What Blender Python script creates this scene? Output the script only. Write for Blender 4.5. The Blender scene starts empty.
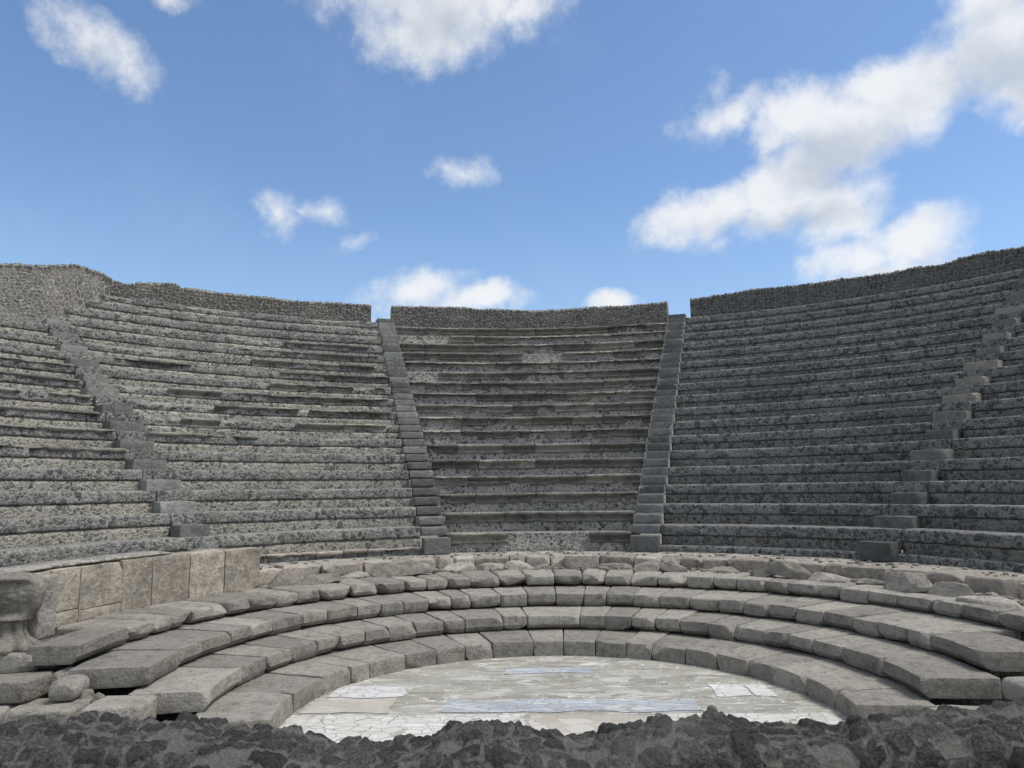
import bpy, math, random
import numpy as np
from mathutils import Matrix, Vector
R = math.radians
S = bpy.context.scene
C = S.collection

# ------------------------------------------------------------------ camera
CAMX, CAMY, CAMZ, YAW, PITCH, ROLL, FPX = -0.2619, -8.65491, 2.4529, -0.02348, 0.13948, 0.01213, 745.006
cam = bpy.data.cameras.new('camera'); cam.sensor_width = 36; cam.lens = FPX / 1024 * 36
cam.clip_start = 0.05; cam.clip_end = 3000
co = bpy.data.objects.new('camera', cam); C.objects.link(co); S.camera = co
xh = Vector((math.cos(YAW), -math.sin(YAW), 0)); yh = Vector((math.sin(YAW), math.cos(YAW), 0)); zh = Vector((0, 0, 1))
fw = math.cos(PITCH) * yh + math.sin(PITCH) * zh; uh = -math.sin(PITCH) * yh + math.cos(PITCH) * zh
rt = math.cos(ROLL) * xh - math.sin(ROLL) * uh; up = math.sin(ROLL) * xh + math.cos(ROLL) * uh
M = Matrix((rt, up, -fw)).transposed().to_4x4(); M.translation = (CAMX, CAMY, CAMZ)
co.matrix_world = M

# ------------------------------------------------------------------ light
SUN_EL, SUN_AZ = 62, 100            # azimuth clockwise from +Y (camera looks along +Y)
SUN_STRENGTH, SUN_ANGLE = 2.5, 24
SKY_STRENGTH = 0.125
EXPOSURE = 0.40
S.view_settings.view_transform = 'Standard'; S.view_settings.look = 'None'
S.view_settings.exposure = EXPOSURE; S.view_settings.gamma = 1; S.view_settings.use_curve_mapping = False
sl = bpy.data.lights.new('sun', 'SUN'); sl.energy = SUN_STRENGTH; sl.angle = R(SUN_ANGLE); sl.color = (1, .94, .85)
so = bpy.data.objects.new('sun', sl); C.objects.link(so)
sd = Vector((math.cos(R(SUN_EL)) * math.sin(R(SUN_AZ)), math.cos(R(SUN_EL)) * math.cos(R(SUN_AZ)), math.sin(R(SUN_EL))))
so.rotation_euler = sd.to_track_quat('Z', 'Y').to_euler(); so.location = sd * 60

class NT:
    """tiny node-tree helper"""
    def __init__(s, t): s.t = t; t.nodes.clear()
    def n(s, typ, **kw):
        nd = s.t.nodes.new(typ)
        for k, v in kw.items():
            if k[0] == '_':
                nd.inputs[int(k[1:])].default_value = v
            else: setattr(nd, k, v)
        return nd
    def l(s, a, b): s.t.links.new(a, b)
    def math(s, op, a, b=None, c=None, clamp=False):
        nd = s.t.nodes.new('ShaderNodeMath'); nd.operation = op; nd.use_clamp = clamp
        for i, v in enumerate((a, b, c)):
            if v is None: continue
            if isinstance(v, (int, float)): nd.inputs[i].default_value = v
            else: s.l(v, nd.inputs[i])
        return nd.outputs[0]
    def mix(s, fac, a, b, blend='MIX'):
        nd = s.t.nodes.new('ShaderNodeMix'); nd.data_type = 'RGBA'; nd.blend_type = blend
        for i, v in ((0, fac), (6, a), (7, b)):
            if isinstance(v, (int, float)): nd.inputs[i].default_value = v
            elif isinstance(v, tuple): nd.inputs[i].default_value = (*v[:3], 1)
            else: s.l(v, nd.inputs[i])
        return nd.outputs[2]
    def ramp(s, v, lo, hi, a=0., b=1., smooth=True):
        nd = s.t.nodes.new('ShaderNodeMapRange'); nd.interpolation_type = 'SMOOTHSTEP' if smooth else 'LINEAR'
        s.l(v, nd.inputs[0])
        for i, x in enumerate((lo, hi, a, b)): nd.inputs[i + 1].default_value = x
        return nd.outputs[0]
    def noise(s, vec, scale, detail=4, rough=.55, dim='3D'):
        nd = s.t.nodes.new('ShaderNodeTexNoise'); nd.noise_dimensions = dim
        nd.inputs['Scale'].default_value = scale; nd.inputs['Detail'].default_value = detail; nd.inputs['Roughness'].default_value = rough
        if vec is not None: s.l(vec, nd.inputs['Vector'])
        return nd

# ------------------------------------------------------------------ sky with drifting cumulus
W = bpy.data.worlds.new('World'); S.world = W; W.use_nodes = True
w = NT(W.node_tree)
sky = w.n('ShaderNodeTexSky', sky_type='NISHITA', sun_disc=False, sun_elevation=R(SUN_EL), sun_rotation=R(SUN_AZ),
          air_density=1.0, dust_density=0.35, ozone_density=2.6, altitude=20)
tc = w.n('ShaderNodeTexCoord')
sep = w.n('ShaderNodeSeparateXYZ'); w.l(tc.outputs['Generated'], sep.inputs[0])
az = w.math('ARCTAN2', sep.outputs[0], sep.outputs[1]); el = w.math('ARCSINE', sep.outputs[2])
cv = w.n('ShaderNodeCombineXYZ'); w.l(az, cv.inputs[0]); w.l(el, cv.inputs[1])
n1 = w.noise(cv.outputs[0], 9, 6, .6); n2 = w.noise(cv.outputs[0], 30, 5, .6)
wv = w.n('ShaderNodeVectorMath', operation='SUBTRACT'); w.l(n1.outputs[1], wv.inputs[0]); wv.inputs[1].default_value = (.5, .5, .5)
wv2 = w.n('ShaderNodeVectorMath', operation='SCALE'); w.l(wv.outputs[0], wv2.inputs[0]); wv2.inputs[3].default_value = .075
wv3 = w.n('ShaderNodeVectorMath', operation='ADD'); w.l(cv.outputs[0], wv3.inputs[0]); w.l(wv2.outputs[0], wv3.inputs[1])
flat = w.n('ShaderNodeVectorMath', operation='MULTIPLY'); w.l(wv3.outputs[0], flat.inputs[0]); flat.inputs[1].default_value = (1, 1, 0)
CLOUDS = [  # azimuth, elevation, half width, half height (degrees), tilt, weight
    (-32.70, 29.22, 5.12, 2.82, -20, 0.80),
    (-30.11, 28.40, 3.70, 2.41, -30, 0.70),
    (-34.45, 29.81, 3.41, 1.62, 0, 0.45),
    (-27.59, 32.50, 3.92, 1.16, -10, 0.60),
    (-6.97, 35.18, 14.44, 4.21, 0, 1.10),
    (-8.19, 32.97, 8.92, 3.45, 0, 1.00),
    (-1.13, 34.77, 7.51, 2.48, 10, 0.90),
    (-14.29, 34.38, 5.77, 2.61, -20, 0.60),
    (-19.40, 19.68, 2.74, 2.64, -50, 0.75),
    (-15.88, 20.89, 3.06, 1.54, 10, 0.62),
    (-13.79, 19.02, 3.32, 1.26, 30, 0.58),
    (-17.74, 20.39, 2.79, 1.02, 10, 0.50),
    (-4.85, 23.95, 4.21, 1.85, -8, 0.65),
    (-8.88, 15.15, 6.99, 2.39, 10, 0.80),
    (-6.93, 15.78, 3.41, 1.74, 0, 0.70),
    (-11.18, 13.74, 3.33, 2.83, 30, 0.55),
    (-3.63, 14.44, 5.03, 1.98, 0, 1.10),
    (6.58, 14.28, 3.36, 1.31, 0, 1.00),
    (11.70, 12.65, 1.73, 0.75, 0, 0.90),
    (14.47, 20.37, 7.53, 3.06, 14, 1.15),
    (19.47, 21.16, 7.53, 4.34, 16, 1.20),
    (23.44, 18.73, 4.58, 3.90, 0, 1.00),
    (15.82, 26.81, 5.18, 2.28, 10, 0.85),
    (20.86, 25.64, 6.07, 3.55, 5, 1.00),
    (24.51, 23.94, 6.67, 4.25, 20, 1.20),
    (28.88, 25.65, 5.84, 4.18, 15, 1.25),
    (26.72, 26.59, 3.70, 2.99, 0, 1.10),
    (34.06, 26.77, 5.56, 5.36, 0, 1.20),
    (35.43, 24.03, 4.56, 4.12, 0, 1.10),
    (33.50, 29.52, 4.87, 3.16, 0, 1.00),
    (14.55, 17.72, 2.56, 2.08, 0, 0.45),
    (15.55, 28.61, 2.40, 1.86, 50, 0.40),
    (27.76, 16.49, 5.28, 2.85, 5, 1.15),
    (24.20, 15.68, 5.61, 2.56, 15, 1.00),
    (26.03, 14.47, 7.22, 2.54, 10, 0.90),
    (24.64, 17.19, 2.80, 2.14, 0, 0.70),
    (25.52, 20.07, 3.15, 2.85, -40, 0.50),
]
SHADES = [
    (24.40, 22.59, 7.87, 2.91, 15, 1.00),
    (20.04, 19.01, 8.31, 1.65, 0, 0.90),
    (34.18, 25.28, 4.89, 4.10, 0, 1.10),
    (26.03, 14.47, 6.54, 1.41, 8, 0.70),
    (-8.20, 33.90, 9.87, 3.33, 0, 0.80),
    (-32.20, 28.34, 3.68, 1.92, -25, 0.60),
    (33.69, 28.61, 5.00, 2.47, 0, 0.60),
    (22.42, 23.27, 5.08, 1.96, 0, 0.70),
]
def blobs(lst, src):
    acc = None
    for (a, e, rx, ry, rot, wt) in lst:
        mp = w.n('ShaderNodeMapping', vector_type='TEXTURE')
        w.l(src, mp.inputs[0]); mp.inputs[1].default_value = (R(a), R(e), 0); mp.inputs[2].default_value = (0, 0, R(rot)); mp.inputs[3].default_value = (R(rx), R(ry), 1)
        g = w.n('ShaderNodeTexGradient', gradient_type='SPHERICAL'); w.l(mp.outputs[0], g.inputs[0])
        v = w.math('MULTIPLY', g.outputs[1], wt)
        acc = v if acc is None else w.math('SMOOTH_MAX', acc, v, .12)
    return acc
dens = blobs(CLOUDS, flat.outputs[0])
fb = w.math('SUBTRACT', n2.outputs[0], .5); fb2 = w.math('SUBTRACT', n1.outputs[0], .5)
has = w.ramp(dens, 0.02, .2)
d2 = w.math('ADD', dens, w.math('MULTIPLY', w.math('ADD', w.math('MULTIPLY', fb, .70), w.math('MULTIPLY', fb2, .7)), has))
alpha0 = w.ramp(d2, .12, .84)
# rest of the sky, out of view: broken cloud added to whiten the light
fwd = w.math('MULTIPLY', w.ramp(w.math('ABSOLUTE', az), R(44), R(62), 1, 0), w.ramp(el, R(38), R(50), 1, 0))
ncov = w.noise(tc.outputs['Generated'], 2.6, 7, .6)
fill_cover = w.math('MULTIPLY', w.ramp(ncov.outputs[0], .42, .58), w.math('SUBTRACT', 1.0, fwd))
alpha = w.math('MAXIMUM', alpha0, fill_cover)
thin = w.ramp(w.noise(cv.outputs[0], 5, 5, .6).outputs[0], .50, .78, 0, .10)      # faint veil
low = w.ramp(el, .02, .42, .34, .0)
shade = blobs(SHADES, flat.outputs[0])
n3 = w.noise(cv.outputs[0], 14, 6, .6)
shd = w.ramp(w.math('ADD', shade, w.math('MULTIPLY', w.math('SUBTRACT', n3.outputs[0], .5), 1.3)), .0, .95)
K = 1 / (SKY_STRENGTH * 2 ** EXPOSURE)
def kc(r, g, b): return (r * K, g * K, b * K)
ccol = w.mix(shd, kc(.93, .94, .95), kc(.58, .63, .70))
gm = w.mix(1.0, sky.outputs[0], (.93, 1.0, 1.05), 'MULTIPLY')
c1 = w.mix(w.math('ADD', thin, low), gm, kc(.50, .64, .80))
c2 = w.mix(w.math('MULTIPLY', alpha, .90), c1, ccol)
bg = w.n('ShaderNodeBackground', _1=SKY_STRENGTH); w.l(c2, bg.inputs[0])
wo = w.n('ShaderNodeOutputWorld'); w.l(bg.outputs[0], wo.inputs[0])

# ------------------------------------------------------------------ numpy noise
def _h(ix, iy, iz, s):
    n = (ix.astype(np.int64) * 374761393 + iy.astype(np.int64) * 668265263 + iz.astype(np.int64) * 2147483647 + s * 974711) & 0xffffffff
    n = ((n ^ (n >> 13)) * 1274126177) & 0xffffffff
    n = ((n ^ (n >> 16)) * 2246822519) & 0xffffffff
    n = n ^ (n >> 15)
    return (n & 0xffffff) / float(0xffffff)
def vnoise(P, s=0):
    f = np.floor(P); t = P - f; t = t * t * (3 - 2 * t); o = 0
    for dx in (0, 1):
        for dy in (0, 1):
            for dz in (0, 1):
                wt = (t[..., 0] if dx else 1 - t[..., 0]) * (t[..., 1] if dy else 1 - t[..., 1]) * (t[..., 2] if dz else 1 - t[..., 2])
                o = o + wt * _h(f[..., 0] + dx, f[..., 1] + dy, f[..., 2] + dz, s)
    return o * 2 - 1
def fbm(P, sc, octv=3, s=0):
    P = np.asarray(P, float) * sc; o = 0; a = 1; tot = 0
    for i in range(octv):
        o = o + a * vnoise(P + 17.3 * i, s + i * 7); tot += a; a *= .5; P = P * 2.03
    return o / tot
def cells(u, v, size, s=0, squash=1.0):
    """2-D Voronoi: nearest cell's random values, F1, F2 and offset to its centre."""
    U = u / size; V = v / size / squash; fu = np.floor(U); fv = np.floor(V)
    F1 = np.full(U.shape, 9.); F2 = F1.copy(); r1 = np.zeros(U.shape); r2 = r1.copy(); ox = r1.copy(); oy = r1.copy(); z = np.zeros(U.shape)
    for i in (-1, 0, 1):
        for j in (-1, 0, 1):
            cu = fu + i; cvv = fv + j
            px = cu + .12 + .76 * _h(cu, cvv, z, s); py = cvv + .12 + .76 * _h(cu, cvv, z, s + 1)
            dx = U - px; dy = V - py; d = np.sqrt(dx * dx + dy * dy)
            near = d < F1
            F2 = np.where(near, F1, np.minimum(F2, d))
            a = _h(cu, cvv, z, s + 2); b = _h(cu, cvv, z, s + 3)
            r1 = np.where(near, a, r1); r2 = np.where(near, b, r2); ox = np.where(near, dx, ox); oy = np.where(near, dy, oy)
            F1 = np.where(near, d, F1)
    return F1, F2, r1, r2, ox, oy
def ss(x, a, b):
    t = np.clip((x - a) / (b - a), 0, 1); return t * t * (3 - 2 * t)
def pol(r, th, z): return np.stack([r * np.sin(th), r * np.cos(th), z + 0 * r], -1)

# ------------------------------------------------------------------ object helpers
def tag(o, label=None, cat=None, group=None, kind=None):
    for k, v in (('label', label), ('category', cat), ('group', group), ('kind', kind)):
        if v: o[k] = v
    return o
def thing(name, label, cat, loc=(0, 0, 0), group=None):
    o = bpy.data.objects.new(name, None); C.objects.link(o); o.location = loc; o.empty_display_size = .2
    return tag(o, label, cat, group)
def link(name, me, mats, parent=None, smooth=True, origin=None):
    o = bpy.data.objects.new(name, me); C.objects.link(o)
    for m in (mats if isinstance(mats, (list, tuple)) else [mats]): me.materials.append(m)
    if smooth: me.shade_smooth()
    if parent:
        o.parent = parent; o.matrix_parent_inverse = Matrix.Translation(-parent.location)
    return o
class MB:
    def __init__(s): s.v = []; s.f = []; s.m = []; s.n = 0; s.att = []
    def add(s, v, f, m=0, att=None):
        v = np.asarray(v, float).reshape(-1, 3)
        s.v.append(v)
        for k, q in enumerate(f):
            s.f.append(tuple(int(i) + s.n for i in q)); s.m.append(m[k] if hasattr(m, '__len__') else m)
        s.att.append(np.zeros((len(v), 4)) if att is None else att.reshape(-1, 4)); s.n += len(v)
    def grid(s, P, m=0, att=None, closed_v=False, cap=False):
        n, k = P.shape[:2]; idx = np.arange(n * k).reshape(n, k); f = []; mm = []
        kk = k if closed_v else k - 1
        for j in range(kk):
            j2 = (j + 1) % k
            mj = m[j] if hasattr(m, '__len__') else m
            q = np.stack([idx[:-1, j], idx[1:, j], idx[1:, j2], idx[:-1, j2]], -1)
            f += q.tolist(); mm += [mj] * len(q)
        if cap:
            f.append(idx[0, ::1].tolist()); f.append(idx[-1, ::-1].tolist()); mm += [m[0] if hasattr(m, '__len__') else m] * 2
        s.add(P, f, mm, att)
    def obj(s, name, mats, parent=None, smooth=True, att=False, loc=None, sharp=None):
        v = np.concatenate(s.v)
        if loc is None and parent is None: loc = ((v[:, 0].min() + v[:, 0].max()) / 2, (v[:, 1].min() + v[:, 1].max()) / 2, v[:, 2].min())
        if loc is not None: v = v - np.array(loc)
        me = bpy.data.meshes.new(name); me.from_pydata(v.tolist(), [], s.f); me.update()
        me.polygons.foreach_set('material_index', s.m)
        if att:
            a = me.color_attributes.new('stone', 'FLOAT_COLOR', 'POINT'); a.data.foreach_set('color', np.concatenate(s.att).ravel().astype(np.float32))
        o = link(name, me, mats, parent, smooth)
        if sharp is not None: me.set_sharp_from_angle(angle=R(sharp))
        if loc is not None: o.location = loc
        return o
def box_lattice(na, nb, nc):
    """surface of a subdivided box: params in [-1,1] and quads; more rows near the edges"""
    def ax(n): t = np.linspace(-1, 1, n + 1); return .5 * t + .5 * np.sin(t * math.pi / 2)
    A, B, D = ax(na), ax(nb), ax(nc); ids = {}; V = []; F = []
    def vid(i, j, k):
        q = ids.get((i, j, k))
        if q is None: q = ids[(i, j, k)] = len(V); V.append((A[i], B[j], D[k]))
        return q
    for i in range(na):
        for j in range(nb):
            F.append((vid(i, j, 0), vid(i, j + 1, 0), vid(i + 1, j + 1, 0), vid(i + 1, j, 0)))
            F.append((vid(i, j, nc), vid(i + 1, j, nc), vid(i + 1, j + 1, nc), vid(i, j + 1, nc)))
    for i in range(na):
        for k in range(nc):
            F.append((vid(i, 0, k), vid(i + 1, 0, k), vid(i + 1, 0, k + 1), vid(i, 0, k + 1)))
            F.append((vid(i, nb, k), vid(i, nb, k + 1), vid(i + 1, nb, k + 1), vid(i + 1, nb, k)))
    for j in range(nb):
        for k in range(nc):
            F.append((vid(0, j, k), vid(0, j, k + 1), vid(0, j + 1, k + 1), vid(0, j + 1, k)))
            F.append((vid(na, j, k), vid(na, j + 1, k), vid(na, j + 1, k + 1), vid(na, j, k + 1)))
    return np.array(V), F
LAT = {}
def rounded(ha, hb, hc, rad, rng, amp=.008, chips=2, res=.05, chip=.05, seed=0):
    """a worn cut stone: local coords, half sizes ha (along), hb (deep), hc (high)"""
    na, nb, nc = (max(5, min(20, int(2 * h / res))) for h in (ha, hb, hc))
    if (na, nb, nc) not in LAT: LAT[(na, nb, nc)] = box_lattice(na, nb, nc)
    T, F = LAT[(na, nb, nc)]; H = np.array([ha, hb, hc]); rad = min(rad, .95 * H.min())
    P = T * H; I = np.clip(P, -(H - rad), H - rad); D = P - I; L = np.linalg.norm(D, axis=1, keepdims=True)
    P = np.where(L > 1e-6, I + D / np.maximum(L, 1e-6) * rad * np.minimum(1, L / rad * 1.25), P)
    for _ in range(chips):
        n = np.array([rng.choice((-1, 1)) * rng.uniform(.2, 1), -rng.uniform(.3, 1), rng.choice((-1, 1)) * rng.uniform(.2, 1)]); n /= np.linalg.norm(n)
        dmax = (P @ n).max(); d = dmax - rng.uniform(.3, 1) * chip
        over = np.maximum(0, P @ n - d); P = P - over[:, None] * n
    s = rng.randrange(9999)
    N = np.stack([fbm(P + s, 3.2, 4, s), fbm(P + s + 31, 3.2, 4, s + 5), fbm(P + s + 77, 3.2, 4, s + 9)], -1)
    return P + N * amp, F

# ------------------------------------------------------------------ materials
def newmat(name):
    m = bpy.data.materials.new(name); m.use_nodes = True; t = NT(m.node_tree)
    b = t.n('ShaderNodeBsdfPrincipled'); b.inputs['Roughness'].default_value = .92; b.inputs['Specular IOR Level'].default_value = .25
    o = t.n('ShaderNodeOutputMaterial'); t.l(b.outputs[0], o.inputs[0])
    return m, t, b
def bump(t, b, h, dist=.02, strength=1.0):
    n = t.n('ShaderNodeBump'); n.inputs['Strength'].default_value = strength; n.inputs['Distance'].default_value = dist
    t.l(h, n.inputs['Height']); t.l(n.outputs[0], b.inputs['Normal'])
def geo(t):
    g = t.n('ShaderNodeNewGeometry'); return g.outputs['Position']
def mat_rubble(name, sa, sb, mortar, scale=8.5, mwidth=.09, smear=.5, flat=1.0, dirt=(.05, .05, .05), dirt_amt=.35, bd=.03, pale=.22, palec=(.40, .38, .33)):
    """lava rubble set in lighter mortar"""
    m, t, b = newmat(name); pos = geo(t)
    mp = t.n('ShaderNodeMapping'); t.l(pos, mp.inputs[0]); mp.inputs[3].default_value = (1, 1, flat)
    nw = t.noise(mp.outputs[0], 6, 3); wv = t.n('ShaderNodeVectorMath', operation='MULTIPLY_ADD')
    t.l(nw.outputs[1], wv.inputs[0]); wv.inputs[1].default_value = (.09,) * 3; t.l(mp.outputs[0], wv.inputs[2])
    va = t.n('ShaderNodeTexVoronoi', feature='F1'); ve = t.n('ShaderNodeTexVoronoi', feature='DISTANCE_TO_EDGE')
    pick = t.ramp(t.noise(pos, .8, 3, .6).outputs[0], .4850, .4851)          # patches of smaller and larger stones
    scl = t.math('MULTIPLY_ADD', pick, scale * .55, scale * .82)
    for q in (va, ve): t.l(scl, q.inputs['Scale']); t.l(wv.outputs[0], q.inputs[0])
    sc = t.n('ShaderNodeSeparateColor'); t.l(va.outputs['Color'], sc.inputs[0])
    nb = t.noise(pos, 1.3, 5); nf = t.noise(pos, 24, 6, .68); nm = t.noise(pos, 11, 5, .6)
    stone = t.mix(t.ramp(sc.outputs[0], .15, .9), t.mix(.2, sa, (0, 0, 0)), t.mix(.08, sb, (1, 1, 1)))
    stone = t.mix(t.ramp(nf.outputs[0], .36, .62), t.mix(.42, stone, (0, 0, 0)), t.mix(.10, stone, (.7, .7, .67)))
    nsp = t.noise(pos, 24, 4, .7); stone = t.mix(t.ramp(nsp.outputs[0], .60, .68, 0, .5), stone, (.5, .48, .43))
    edge = t.math('SUBTRACT', ve.outputs['Distance'], t.math('MULTIPLY', t.ramp(nb.outputs[0], .38, .66), mwidth * smear))
    edge = t.math('ADD', edge, t.math('MULTIPLY', t.math('SUBTRACT', nm.outputs[0], .5), .30))
    mk = t.ramp(edge, mwidth * .2, mwidth * 1.9)
    mcol = t.mix(t.ramp(nf.outputs[0], .25, .7), t.mix(.4, mortar, (0, 0, 0)), mortar)
    mk2 = t.math('MAXIMUM', mk, t.ramp(sc.outputs[1], .80, .84))
    col = t.mix(mk2, mcol, stone)
    n0 = t.noise(pos, .55, 6, .62)
    col = t.mix(t.ramp(n0.outputs[0], .48, .70, 0, dirt_amt), col, dirt)
    n9 = t.noise(pos, .9, 6, .65)
    col = t.mix(t.ramp(n9.outputs[0], .50, .70, 0, pale), col, palec)
    t.l(col, b.inputs['Base Color'])
    nh = t.noise(pos, 16, 5, .68)
    hgt = t.math('ADD', t.math('MULTIPLY', t.ramp(ve.outputs['Distance'], 0, .30), .45), t.math('ADD', t.math('MULTIPLY', nh.outputs[0], 1.5), t.math('MULTIPLY', sc.outputs[2], .25)))
    bump(t, b, hgt, bd)
    return m
def mat_block(name, base, alt, spots=(.5, .49, .45), dark=(.10, .10, .09), var=.35, scale=1.0, stain=.5):
    """worn cut stone, mottled, pitted"""
    m, t, b = newmat(name); pos = geo(t); oi = t.n('ShaderNodeObjectInfo')
    add = t.n('ShaderNodeVectorMath', operation='ADD'); t.l(pos, add.inputs[0])
    cmb = t.n('ShaderNodeCombineXYZ'); t.l(t.math('MULTIPLY', oi.outputs['Random'], 40.), cmb.inputs[0]); t.l(cmb.outputs[0], add.inputs[1]); p = add.outputs[0]
    nA = t.noise(p, 2.2 * scale, 6, .6); nB = t.noise(p, 9 * scale, 6, .65); nC = t.noise(p, 42 * scale, 6, .75); nD = t.noise(p, 4.5 * scale, 6, .7)
    col = t.mix(t.ramp(nA.outputs[0], .32, .68), base, alt)
    col = t.mix(t.ramp(nB.outputs[0], .42, .66, 0, .6), col, tuple(min(1, c * 1.5) for c in base))
    col = t.mix(t.ramp(nB.outputs[0], .50, .32, 0, .5), col, tuple(c * .55 for c in base))
    col = t.mix(t.ramp(nD.outputs[0], .53, .68, 0, stain), col, dark)
    col = t.mix(t.ramp(nC.outputs[0], .54, .68, 0, .6), col, spots)
    col = t.mix(t.ramp(nC.outputs[0], .46, .33, 0, .7), col, dark)
    hs = t.n('ShaderNodeHueSaturation'); t.l(col, hs.inputs['Color']); t.l(t.ramp(oi.outputs['Random'], 0, 1, 1 - var * .6, 1 + var * .6, False), hs.inputs['Value'])
    t.l(hs.outputs[0], b.inputs['Base Color'])
    vp = t.n('ShaderNodeTexVoronoi'); vp.inputs['Scale'].default_value = 45 * scale; t.l(p, vp.inputs[0])
    pit = t.ramp(vp.outputs['Distance'], 0, .35)
    h = t.math('ADD', t.math('MULTIPLY', nB.outputs[0], 1.2), t.math('ADD', t.math('MULTIPLY', nC.outputs[0], .35), t.math('MULTIPLY', pit, .12)))
    bump(t, b, h, .042)
    return m
def mat_stones(name, a, c, mortar, light=(.3, .3, .28), fine=45, eb=.35, nbk=.5):
    """reads the modelled stones' own attribute (r = which stone, g = stone or joint)"""
    m, t, b = newmat(name); pos = geo(t)
    at = t.n('ShaderNodeAttribute', attribute_name='stone'); sp = t.n('ShaderNodeSeparateColor'); t.l(at.outputs['Color'], sp.inputs[0])
    nf = t.noise(pos, fine, 6, .7); nb = t.noise(pos, fine * .22, 6, .65); nc = t.noise(pos, 1.1, 4)
    st = t.mix(sp.outputs[0], a, c)
    st = t.mix(t.ramp(nf.outputs[0], .38, .60), t.mix(.62, st, (0, 0, 0)), st)
    st = t.mix(t.ramp(nb.outputs[0], .55, .75, 0, .45), st, light)
    mo = t.mix(t.ramp(nf.outputs[0], .3, .7), t.mix(.4, mortar, (0, 0, 0)), mortar)
    e = t.math('ADD', sp.outputs[1], t.math('MULTIPLY', t.math('SUBTRACT', nb.outputs[0], .5), nbk))
    col = t.mix(t.ramp(e, eb, eb + .35), mo, st)
    col = t.mix(t.ramp(nc.outputs[0], .5, .7, 0, .25), col, mortar)
    t.l(col, b.inputs['Base Color'])
    bump(t, b, t.math('ADD', nf.outputs[0], t.math('MULTIPLY', nb.outputs[0], 1.8)), 1.5 / fine)
    return m
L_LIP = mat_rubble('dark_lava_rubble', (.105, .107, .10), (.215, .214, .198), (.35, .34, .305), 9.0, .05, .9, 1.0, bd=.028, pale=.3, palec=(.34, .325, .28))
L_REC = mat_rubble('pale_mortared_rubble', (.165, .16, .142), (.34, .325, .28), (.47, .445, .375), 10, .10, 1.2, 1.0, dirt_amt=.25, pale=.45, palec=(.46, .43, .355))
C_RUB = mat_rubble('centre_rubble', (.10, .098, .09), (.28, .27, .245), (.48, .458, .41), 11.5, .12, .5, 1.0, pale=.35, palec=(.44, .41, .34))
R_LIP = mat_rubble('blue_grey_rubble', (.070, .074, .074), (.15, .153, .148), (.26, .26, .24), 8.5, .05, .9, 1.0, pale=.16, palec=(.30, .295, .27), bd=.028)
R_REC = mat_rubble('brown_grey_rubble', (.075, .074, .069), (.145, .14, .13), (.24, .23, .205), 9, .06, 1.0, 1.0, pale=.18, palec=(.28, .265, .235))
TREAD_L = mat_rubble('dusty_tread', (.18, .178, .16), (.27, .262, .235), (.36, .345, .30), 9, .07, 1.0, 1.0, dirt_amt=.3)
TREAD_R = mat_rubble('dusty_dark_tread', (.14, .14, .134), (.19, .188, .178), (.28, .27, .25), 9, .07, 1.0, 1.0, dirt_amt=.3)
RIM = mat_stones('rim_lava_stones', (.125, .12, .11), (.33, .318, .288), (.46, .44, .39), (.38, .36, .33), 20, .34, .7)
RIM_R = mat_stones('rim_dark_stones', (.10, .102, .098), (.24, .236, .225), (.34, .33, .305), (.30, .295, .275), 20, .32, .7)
FORE = mat_stones('black_lava_wall', (.042, .041, .040), (.13, .126, .118), (.19, .182, .165), (.30, .29, .27), 70, .26, .45)
TUFA = mat_block('moulded_tufa', (.155, .146, .127), (.29, .275, .24), dark=(.05, .048, .043), stain=.9, var=.7)
BLOCK = mat_block('grey_tuff_block', (.238, .222, .192), (.33, .308, .268), (.50, .475, .42), dark=(.10, .093, .08), var=.34, stain=.75)
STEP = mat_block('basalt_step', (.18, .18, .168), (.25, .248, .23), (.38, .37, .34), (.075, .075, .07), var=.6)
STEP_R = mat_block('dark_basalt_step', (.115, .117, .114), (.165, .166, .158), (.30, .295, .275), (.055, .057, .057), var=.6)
PINK = mat_block('pinkish_limestone', (.38, .335, .28), (.33, .305, .265), (.55, .52, .47), (.15, .135, .115), var=.45, stain=.7)
PANEL = mat_block('stained_limestone_panel', (.41, .365, .29), (.27, .248, .21), (.52, .485, .41), (.15, .125, .10), var=.26, scale=1.0, stain=.85)
ROCK = mat_block('loose_limestone', (.33, .30, .255), (.24, .222, .19), (.55, .53, .48), (.13, .12, .105), var=.5, stain=.7)
MORTAR = mat_block('stair_mortar', (.27, .265, .24), (.35, .34, .31), dark=(.12, .118, .108))
LEG = mat_block('weathered_carved_stone', (.27, .25, .21), (.20, .185, .16), (.42, .39, .34), (.09, .08, .068), var=.1, scale=1.6, stain=.8)
UNDER = mat_rubble('bedding_rubble', (.05, .048, .044), (.10, .097, .088), (.15, .14, .125), 9, .09, 1.0, 1.0)  # bedding toned dark so the gaps under the tiers read as shadow

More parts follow.
